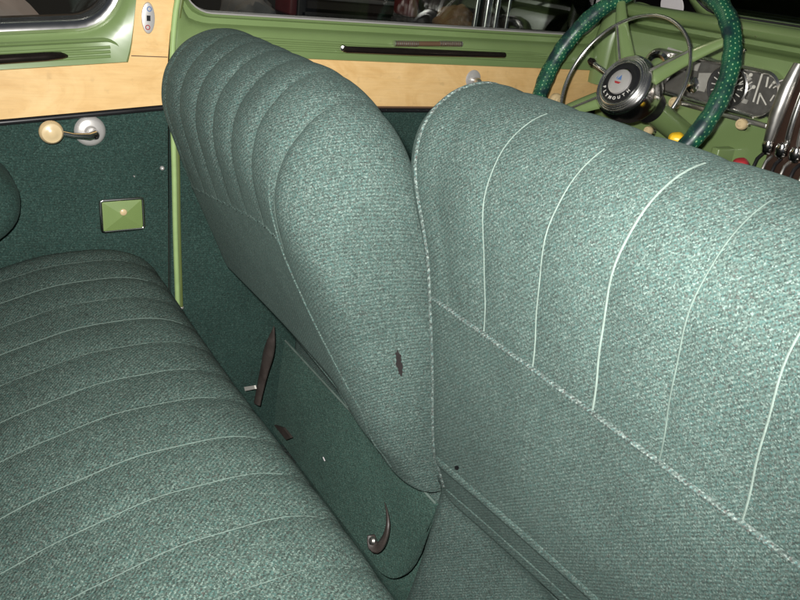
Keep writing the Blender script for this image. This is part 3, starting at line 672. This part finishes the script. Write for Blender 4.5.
# ------------------------------------------------------------------ dashboard
XF = 1.45
dash = empty('dashboard', (1.5, .75, FZ), 'green metal dashboard with chrome instrument cluster and radio grille behind the steering wheel', 'dashboard')
DP = [(1.66, -.062), (1.54, -.058), (1.485, -.051), (1.462, -.050), (1.449, -.057), (1.445, -.067), (1.452, -.077), (1.472, -.082), (1.500, -.083), (1.502, -.094), (1.478, -.099), (1.462, -.105), (1.455, -.120), (1.452, -.20), (1.450, -.30), (1.455, -.335), (1.48, -.352), (1.54, -.36)]
DF = smooth(DP, 70)
ysd = np.linspace(0.0, 1.37, 30)
rows = [[(x, y, z) for x, z in DF] for y in ysd]
for j in range(1, 9):   # curves round into the door side
    a = j / 8 * math.pi / 2
    rows.append([(x + (.12 * (1 - math.cos(a))) * .9, 1.37 + .075 * math.sin(a), z) for x, z in DF])
MB().grid(rows).build('dash_panel', M['green'], dash)
def dpt(u, v, x=XF): return Vector(on(u, v, 'X', x))
# cluster: recess plate + chrome bezel, outline from its real corners on the dash face
X1 = 1.444
def quad(name, px, x, mat, parent, t=.004, grow=1.0):
    pts = [dpt(u, v, x) for u, v in px]; return MB().plate(pts, (t, 0, 0)).build(name, mat, parent, smooth=False)
Yl, Yr, Zt, Zb = 1.262, .925, -.135, -.218
loop = densify([(y, z) for y, z in rrect(Yr, Yl, Zb, Zt, .036)], .01)
def ringX(loop, x0, prof):
    rows = []; n = len(loop)
    for dx, dn in prof:
        row = []
        for i, (y, z) in enumerate(loop):
            a, b = loop[i - 1], loop[(i + 1) % n]; ty, tz = b[0] - a[0], b[1] - a[1]; L = math.hypot(ty, tz) or 1
            row.append((x0 + dx, y - tz / L * dn, z + ty / L * dn))
        rows.append(row)
    return MB().grid(rows, cv=True)
cl = MB().plate([(X1, y, z) for y, z in loop], (.008, 0, 0)).build('instrument_cluster', M['gaugedark'], dash, smooth=False)
ringX(loop, X1, [(.010, -.006), (-.008, -.005), (-.012, -.001), (-.009, .003), (-.002, .005)]).build('bezel', M['brightrim'], cl)
# left round clock
ck = Vector((X1 - .006, 1.222, -.172))
MB().lathe([(.022, .010), (.030, .014), (.036, .010), (.038, 0)], ck, (-1, 0, 0), 36).build('clock_ring', M['chrome'], cl)
MB().lathe([(0, .012), (.012, .011), (.022, .006)], ck, (-1, 0, 0), 30).build('clock_dome', M['green'], cl)
def bar(u0, v0, u1, v1, wd, x, mat, name, parent):
    a = dpt(u0, v0, x); b = dpt(u1, v1, x); d = (b - a).normalized(); nrm = Vector((0, -d.z, d.y)) * wd
    MB().plate([a + nrm, b + nrm, b - nrm, a - nrm], (.0015, 0, 0)).build(name, mat, parent, smooth=False)
quad('gauge_face', [(668, 47), (690, 54), (684, 72), (661, 66)], X1 - .003, M['gaugegrey'], cl, .002)
for u in (671, 677, 683): bar(u + 2, 52, u - 3, 66, .0013, X1 - .006, M['mark'], 'gauge_mark', cl)
sp = MB().lathe([(0, .005), (.035, .0055), (.044, .009), (.046, .002)], Vector((X1 - .001, 1.040, -.1765)), (-1, 0, 0), 44).build('speedometer', M['face'], cl)
for a in range(-60, 241, 20):
    t = math.radians(a); c0 = Vector((X1 - .0075, 1.040, -.1765)); d = Vector((0, -math.cos(t), math.sin(t)))
    n_ = Vector((0, d.z, -d.y)) * .0009
    MB().plate([c0 + d * .026 + n_, c0 + d * .038 + n_, c0 + d * .038 - n_, c0 + d * .026 - n_], (.001, 0, 0)).build('dial_mark', M['mark'], sp, smooth=False)
bar(727, 78, 716, 91, .0009, X1 - .009, M['mark'], 'needle', sp)
MB().lathe([(0, .008), (.010, .007), (.017, .003), (.018, 0)], dpt(693, 85, X1 - .004), (-1, 0, 0), 24, sx=1).build('chrome_boss', M['chrome'], cl)
# fan of light lines on the dark right-hand gauges
quad('gauge_face', [(757, 74), (786, 81), (777, 108), (748, 100)], X1 - .003, M['gaugedark'], cl, .002)
for (u0, v0, u1, v1, wd) in ((762, 74, 753, 102, .0016), (768, 77, 766, 87, .0016), (776, 79, 769, 88, .0014), (783, 80, 772, 84, .0010), (760, 93, 757, 104, .0014), (760, 94, 766, 105, .0012), (735, 86, 748, 78, .0010), (739, 90, 752, 82, .0010), (743, 94, 752, 88, .0009), (731, 82, 741, 73, .0009), (773, 88, 779, 84, .001), (770, 101, 774, 95, .0012), (774, 103, 778, 98, .001)):
    bar(u0, v0, u1, v1, wd, X1 - .0075, M['mark'], 'gauge_mark', cl)
for u, v in ((744, 74), (751, 75), (737, 71), (754, 87)): MB().lathe([(0, .002), (.0035, .002), (.0038, 0)], dpt(u, v, X1 - .0055), (-1, 0, 0), 14).build('gauge_dot', M['mark'], cl)
for px in ([(699, 73), (712, 73), (704, 92), (696, 90)], [(736, 72), (746, 73), (752, 79), (742, 84)], [(686, 60), (700, 63), (697, 71), (684, 69)], [(738, 97), (748, 100), (746, 104), (735, 101)]):
    quad('gauge_facet', px, X1 - .0045, M['gaugegrey'], cl, .002)
ringX(densify([(1.040 + .0475 * math.cos(t), -.1765 + .042 * math.sin(t)) for t in np.linspace(0, 6.283, 40, endpoint=False)], .004), X1, [(.0, -.002), (-.008, -.001), (-.010, .0015), (-.006, .003)]).build('dial_ring', M['brightrim'], cl)
# strips under the cluster
MB().box((X1 - .006, .93, -.236), (X1 + .006, 1.15, -.226), .002).build('chrome_strip', M['satin'], dash)
# dash knobs
def dknob(u, v, chrome_du, r=.0125):
    c0 = dpt(u, v, 1.415)
    k = knob(c0, (-1, -.1, .1), r, .018, 'dash_knob', M['cream'], dash)
    s0 = Vector((1.447, c0.y * 1.447 / 1.415 - .006, c0.z - .008))
    MB().tube([c0 + Vector((.002, 0, 0)), s0], [.005, .005], 10).lathe([(0, .006), (.008, .006), (.010, 0)], s0, (-1, 0, 0), 18).build('knob_stem', M['chrome'], k)
dknob(677, 103, 8); dknob(744, 124.5, 8, .0115); dknob(651, 131, 6, .010)
MB().lathe([(0, .004), (.004, .003), (.005, 0)], Vector(on(757, 35, 'X', 1.452)), (-1, 0, .2), 12).build('screw', M['chrome'], dash)
MB().lathe([(0, .004), (.003, .003), (.004, 0)], Vector(on(745, 51, 'X', 1.458)), (-1, 0, .2), 12).build('screw', M['chrome'], dash)
# radio / speaker grille: tall chrome bars with finned black lower part
gr = MB().box((1.438, .42, -.315), (1.452, .912, -.110), .004).build('radio_grille', plain('brown_grille_back', (.10, .06, .045, 1), .3, .6, var=.3), dash)
MB().tube([(1.430, .897, -.108), (1.420, .899, -.15), (1.418, .902, -.20), (1.424, .906, -.255)], [.010, .014, .0145, .010], 16).build('grille_bar', M['satin'], gr)
for i in range(15):
    y = .868 - i * .022
    hh = .0055 if i % 3 else .0085
    MB().tube([(1.436 - .012 * math.sin(t * math.pi) ** .5, y + (.004 * t), -.120 - .135 * t) for t in np.linspace(0, 1, 12)], [.004] + [hh * .8] * 10 + [.005], 12).build('grille_bar', M['brightrim'] if i % 3 == 0 else M['satin'], gr)
for i in range(9):
    y = .905 - i * .03
    MB().lathe([(.002, .014), (.008, .012), (.0115, .004), (.0115, -.010), (.007, -.016)], (1.424, y, -.262), (-.2, 0, 1), 16).build('grille_button', M['chrome'], gr)
for i in range(14):
    y = .915 - i * .02
    MB().tube([(1.432, y, -.28), (1.418, y, -.29), (1.412, y, -.312), (1.43, y, -.335)], .0035, 8).build('grille_fin', M['satin'] if i % 2 else M['black'], gr)
# ------------------------------------------------------------------ windshield and pillar
ws = empty('windshield', (1.6, .75, -.03), 'windshield with green pillar and corner frame above the dashboard', 'windshield')
wloop = densify(rrect(.0, 1.30, -.050, .34, .075), .02)
def wx(z): return 1.60 - (z + .05) * .65
MB().plate([(wx(z) + .01, y, z) for y, z in wloop], (.004, 0, .003)).build('window_pane', M['glass'], ws, smooth=False)
rows = []; n = len(wloop)
for dx, dn in [(.02, .006), (-.004, .004), (-.010, -.002), (-.012, -.010), (-.006, -.020), (.012, -.036), (.05, -.05)]:
    row = []
    for i, (y, z) in enumerate(wloop):
        a, b = wloop[i - 1], wloop[(i + 1) % n]; ty, tz = b[0] - a[0], b[1] - a[1]; L = math.hypot(ty, tz) or 1
        zz = z + ty / L * dn; row.append((wx(zz) + dx, y - tz / L * dn, zz))
    rows.append(row)
MB().grid(rows, cv=True).build('window_frame', M['green'], ws)
MB().tube([(wx(z) - .006, y, z) for y, z in wloop], .0035, 8, closed=True).build('rubber_seal', M['rubber'], ws)
pil = smooth([(1.475, 1.425, -.24), (1.47, 1.42, -.14), (1.48, 1.41, -.06), (1.46, 1.40, .05), (1.40, 1.385, .2), (1.33, 1.37, .32)], 24)
MB().tube(pil, [.036 - .0004 * i for i in range(24)], 18, flat=.75).build('pillar', M['green'], ws)
stc = Vector(on(672, 6, 'X', 1.578)); nrm = Vector((-1, -.05, -.35))
stick = MB().lathe([(0, .001), (.0325, .001), (.0335, 0), (0, -.0005)], stc, nrm, 40).build('sticker', M['paper'])
tag(stick, 'round off-white sticker on the windshield, above the steering wheel', 'sticker')

# ------------------------------------------------------------------ steering wheel
A = math.radians(25.2); n = Vector((-math.cos(A), 0, math.sin(A))); up = Vector((math.sin(A), 0, math.cos(A))); rt = Vector((0, -1, 0)); wc = Vector((1.221, 1.111, -.192))
def wp(ang, R, off=0.0): t = math.radians(ang); return wc + (rt * math.cos(t) + up * math.sin(t)) * R + n * off
sw = empty('steering_wheel', wc, 'steering wheel with dotted dark green laced cover, chrome horn ring and green spokes', 'steering wheel')
MB().tube([wp(a, .215 + .0008 * math.sin(a * .9), .0) for a in np.arange(0, 360, 2.5)], [.0168 + .0008 * math.sin(a * .31) for a in np.arange(0, 360, 2.5)], 20, closed=True, up=n).build('rim_cover', M['cover'], sw)
for ang in (37, 127, 217):
    ts = np.linspace(0, 1, 16)
    rows = []
    for t in ts:
        R = .05 + (.205 - .05) * t; off = -.012 + .012 * t + .006 * math.sin(t * math.pi); w_ = .0215 * (1 - t) + .0095 * t; th = .011 * (1 - t) + .006 * t
        c0 = wp(ang, R, off); s_ = (wp(ang + 90, 1) - wc)
        rows.append([c0 + s_ * (math.cos(q) * w_) + n * (math.sin(q) * th) for q in np.linspace(0, 2 * math.pi, 16, endpoint=False)])
    MB().grid(rows, cv=True).build('spoke', M['green'], sw)
MB().tube([wp(a, .142, .010) for a in np.arange(-8, 232, 4)], .0038, 10, up=n).build('horn_ring', M['brightrim'], sw)
for ang in (37, 127, 217):
    MB().tube([wp(ang + 4, .060, .006), wp(ang + 2, .142, .010)], [.003, .0025], 8).build('horn_ring_arm', M['satin'], sw)
hub_rings = MB().lathe([(.0585, .0072), (.0570, .0092), (.0555, .0086), (.0535, .0112), (.052, .0106), (.050, .0130), (.0485, .0124), (.0465, .0142), (.044, .0145), (.0418, .0135)], wc, n, 56)
hub = MB().lathe([(.050, -.050), (.058, -.046), (.063, -.030), (.064, -.004), (.062, .004), (.058, .0075), (.0565, .0068), (.054, .0095), (.0525, .0088), (.050, .0115), (.0485, .0108), (.046, .013), (.043, .0135), (.041, .012)], wc, n, 56).build('hub', M['chrome'], sw)
hub_rings.build('hub_rings', M['brightrim'], hub)
MB().lathe([(.0422, .0118), (.041, .0150), (.036, .0165), (.030, .0168), (.027, .016)], wc, n, 48).build('letter_ring', M['black'], hub)
MB().lathe([(.0255, .0158), (.0245, .0195), (.019, .0215), (.010, .0222), (0, .0224)], wc, n, 40).build('medallion', M['silver'], hub)
MB().lathe([(.026, -.105), (.033, -.10), (.036, -.075), (.050, -.058), (.056, -.046)], wc, n, 32).build('column_collar', M['black'], sw)
MB().tube([wc - n * .05, wc - n * .60], [.026, .026], 20).build('column', M['green'], sw)
# emblem on the medallion: little blue sail over a red hull
for pts, mt in (([(-.004, .002), (.006, .002), (.002, .012)], 'blue'), ([(-.008, -.002), (.008, -.002), (.005, -.006), (-.005, -.006)], 'red'), ([(-.0075, .003), (-.005, .003), (-.005, .009)], 'blue')):
    MB().plate([wc + rt * x + up * y + n * .0222 for x, y in pts], n * .0007).build('emblem', M[mt], hub, smooth=False)
# embossed letters round the lower half
def text_obj(ch, centre, ex, ey, ez, size, mat, parent, name='letter'):
    cu = bpy.data.curves.new('tmp', 'FONT'); cu.body = ch; cu.size = size; cu.extrude = size * .06; cu.align_x = 'CENTER'; cu.align_y = 'CENTER'; cu.offset = size * .018
    to = bpy.data.objects.new('tmp', cu); C.objects.link(to)
    bpy.context.view_layer.update(); dg = bpy.context.evaluated_depsgraph_get(); me = bpy.data.meshes.new_from_object(to.evaluated_get(dg))
    mb = MB(); mb.add([Vector(centre) + ex * v.co.x + ey * v.co.y + ez * v.co.z for v in me.vertices], [tuple(p.vertices) for p in me.polygons])
    bpy.data.objects.remove(to); bpy.data.curves.remove(cu); bpy.data.meshes.remove(me)
    return mb.build(name, mat, parent, smooth=False)
word = 'PLYMOUTH'
for i, ch in enumerate(word):
    a = -150 + i * (128 / 7)
    pos = wp(a, .0342, .0170); out = (wp(a, 1) - wc)
    text_obj(ch, pos, n.cross(out).normalized() * -1 if False else (-out).cross(n).normalized(), -out, n, .0088, M['white'], hub)
# gear lever on the column, its chrome stub shows left of the hub
a = wc - n * .045; b = Vector(on(592, 62, 'X', 1.262))
sl = MB().tube([a, a + (b - a) * .6, b], [.004, .005, .006], 12).build('shift_lever', M['chrome'], sw)
MB().lathe([(0, .010), (.006, .008), (.0085, 0), (.006, -.010), (0, -.012)], b, (b - a), 16).build('lever_tip', M['darkmetal'], sl)

# ------------------------------------------------------------------ small things seen past the seat back
def blob(name, u, v, Y, r, mat, label, cat, sc=(1, 1, .8)):
    c = Vector(on(u, v, 'Y', Y)); bm = bmesh.new(); bmesh.ops.create_icosphere(bm, subdivisions=3, radius=r)
    for q in bm.verts: q.co = Vector((q.co.x * sc[0], q.co.y * sc[1], q.co.z * sc[2])) * (1 + .08 * math.sin(q.co.x * 300) * math.cos(q.co.y * 250))
    return tag(MB().bm(bm, Matrix.Translation(c)).build(name, mat), label, cat)
# hidden-line details at the column foot
MB().box((1.40, .99, -.36), (1.47, 1.01, -.29), .004).build('column_bracket', M['green'], dash)

# ------------------------------------------------------------------ levers in the gap
def strap():
    root = empty('seat_lever', Vector(on(260, 400, 'Y', 1.20)), 'straight brown leather-covered lever standing in the gap behind the darker seat', 'lever')
    X = .60
    P = [Vector(on(u, v, 'X', X + d)) for u, v, d in ((257, 404, -.01), (262, 380, 0), (268, 355, .005), (272, 338, .01), (274, 326, .012))]
    MB().tube(smooth([tuple(p) for p in P], 16), [.010, .010, .0103, .0107, .011, .0115, .012, .0125, .0135, .0145, .0150, .014, .012, .0085, .0045, .001], 10, flat=.4, up=(1, .3, 0)).build('handle', M['brown'], root)
    return root
sr = strap()
kp_ = on(324, 459, 'X', .625); tag(MB().tube([kp_ + np.array([0, .004, .0015]), kp_, kp_ + np.array([0, -.004, -.002])], .0011, 6).build('thread_scrap', M['paper']), 'tiny pale thread scrap lying on the dark kick panel', 'scrap')
def bit(px, x, name, mat, parent, t=.004):
    return MB().plate([on(u, v, 'X', x) for u, v in px], (t, 0, 0)).build(name, mat, parent, smooth=False)
bit([(244, 387), (254, 385.5), (255, 389), (245, 391)], .585, 'metal_tab', M['white'], sr)
tb = bit([(275, 427), (283, 428), (290, 437), (286, 438)], .60, 'leather_tab', M['brown'])if False else MB().plate([on(u, v, 'X', .60) for u, v in ((274, 425), (283, 428), (291, 438), (286, 440))], (.005, 0, 0)).build('leather_tab', M['brown'], smooth=False)
tag(tb, 'tiny brown leather tab at the edge of the rear cushion', 'tab')
def hook():
    root = empty('seat_lever', Vector(on(378, 548, 'X', .62)), 'curved dark brown hooked lever at the lower end of the kick panel', 'lever')
    P = [tuple(on(u, v, 'X', x)) for u, v, x in ((371, 535, .60), (373, 545, .60), (379, 547, .605), (385, 538, .61), (388, 525, .615), (387, 512, .62), (384.5, 502, .625))]
    MB().tube(smooth(P, 22), list(np.interp(np.linspace(0, 1, 22), [0, .15, .35, .6, 1], [.007, .0105, .0115, .0080, .0008])), 10, flat=.55).build('handle', M['brown'], root)
    MB().lathe([(0, .006), (.006, .004), (.008, 0), (.005, -.006)], Vector(on(372, 541, 'X', .598)), (-1, 0, .3), 16).build('pivot', M['satin'], root)
hook()

# ------------------------------------------------------------------ garage things seen through the windows
def tbox(lo, hi, mat, name, label, cat, bev=.01): return tag(MB().box(lo, hi, bev).build(name, mat), label, cat)

tbox((-.15, 2.9, -.10), (.62, 3.4, .55), M['cardboard'], 'cardboard_box', 'brown cardboard box outside, seen at the left corner of the door window', 'box')
def lump(lo, hi, mat, name, label, cat, seed=0):
    bm = bmesh.new(); bmesh.ops.create_icosphere(bm, subdivisions=4, radius=1)
    for q in bm.verts:
        p = q.co; k = 1 + .12 * math.sin(p.x * 5 + seed) * math.cos(p.z * 6 + seed) + .06 * math.sin(p.y * 13 + p.z * 9)
        q.co = Vector([(lo[i] + hi[i]) / 2 + (hi[i] - lo[i]) / 2 * p[i] * k for i in range(3)])
    return tag(MB().bm(bm).build(name, mat), label, cat)
def at(u0, v0, u1, v1, Y):  # x and z range of a pixel box at distance Y
    a = on(u0, v1, 'Y', Y); b = on(u1, v0, 'Y', Y); return min(a[0], b[0]), max(a[0], b[0]), min(a[2], b[2]), max(a[2], b[2])
x0, x1, z0, z1 = at(228, -12, 275, 22, 3.0); lump((x0, 2.9, z0 - .15), (x1, 3.2, z1), M['greycloth'], 'cloth_bundle', 'grey crumpled bundle outside beyond the door window', 'bundle', 1)
x0, x1, z0, z1 = at(284, -20, 294, 14, 3.1); tbox((x0, 3.05, z0), (x1, 3.2, z1), M['darkred'], 'tool_box', 'narrow red case standing outside beyond the door window', 'case')
# slatted shelf behind the door window
x0, x1, z0, z1 = at(292, -30, 412, 24, 3.6); sh = empty('storage_rack', ((x0 + x1) / 2, 3.6, -1.6), 'dark rack with thin horizontal slats outside, beyond the door window', 'rack')
for i in range(7):
    z = z0 - .1 + i * .075; MB().box((x0, 3.5, z), (x1, 3.7, z + .018), .003).build('shelf', M['greycloth'] if i % 2 else M['darkslat'], sh)
for x in (x0, x1): MB().box((x - .02, 3.5, -1.6), (x + .02, 3.7, z1 + .3), .004).build('upright', M['darkslat'], sh)
x0, x1, z0, z1 = at(404, -20, 416, 16, 3.1); tbox((x0, 3.05, z0), (x1, 3.2, z1), M['darkred'], 'fuel_can', 'dull red can outside beyond the middle of the door window', 'can')
x0, x1, z0, z1 = at(446, 8, 480, 26, 2.9); lump((x0, 2.85, z0 - .08), (x1, 3.05, z1), M['cardboard'], 'sack', 'brown sack lying beside the chrome stand outside', 'sack', 3)
# chrome stand
b0 = on(484, 20, 'Y', 2.5); st = empty('chrome_stand', (b0[0], 2.5, -1.6), 'shiny chrome stand with upright tubes outside beyond the door window', 'stand')
for dx, r in ((-.05, .010), (.0, .018), (.045, .012), (.10, .008)):
    MB().tube([(b0[0] + dx, 2.5, -1.6), (b0[0] + dx + .01, 2.5, .30)], r, 14).build('pole', M['chrome'], st)
MB().tube(smooth([(b0[0] - .1, 2.48, -.02), (b0[0] + .03, 2.46, -.08), (b0[0] + .2, 2.48, -.09), (b0[0] + .36, 2.5, -.03), (b0[0] + .42, 2.5, .08)], 30), .011, 12).build('rail', M['chrome'], st)
# shiny shape outside the rear window; its pale pink stands in for a reflection streak
x0, x1, z0, z1 = at(-60, -10, 105, 24, 2.3); lump((x0 - .3, 2.15, z0 - .5), (x1, 2.7, z1 - .01), plain('reflection_pink', (.50, .38, .35, 1), .25, var=.3, vscale=7, coat=.6), 'pink_reflection', 'pale pinkish shiny shape outside behind the rear window, coloured as a streak of reflection', 'cover', 2)
# brown panel in front of the car
tbox((2.35, -.6, -1.6), (2.40, 1.35, 1.2), M['cardboard'], 'wooden_board', 'brown wooden board standing ahead of the windshield', 'board')
blob('yellow_cap', 677, 139, .985, .016, M['yellow'], 'small bright yellow cap just above the near seat back', 'cap')
blob('red_cap', 741, 164, .86, .014, M['red'], 'small dull red cap peeking over the seat back under the dashboard', 'cap')
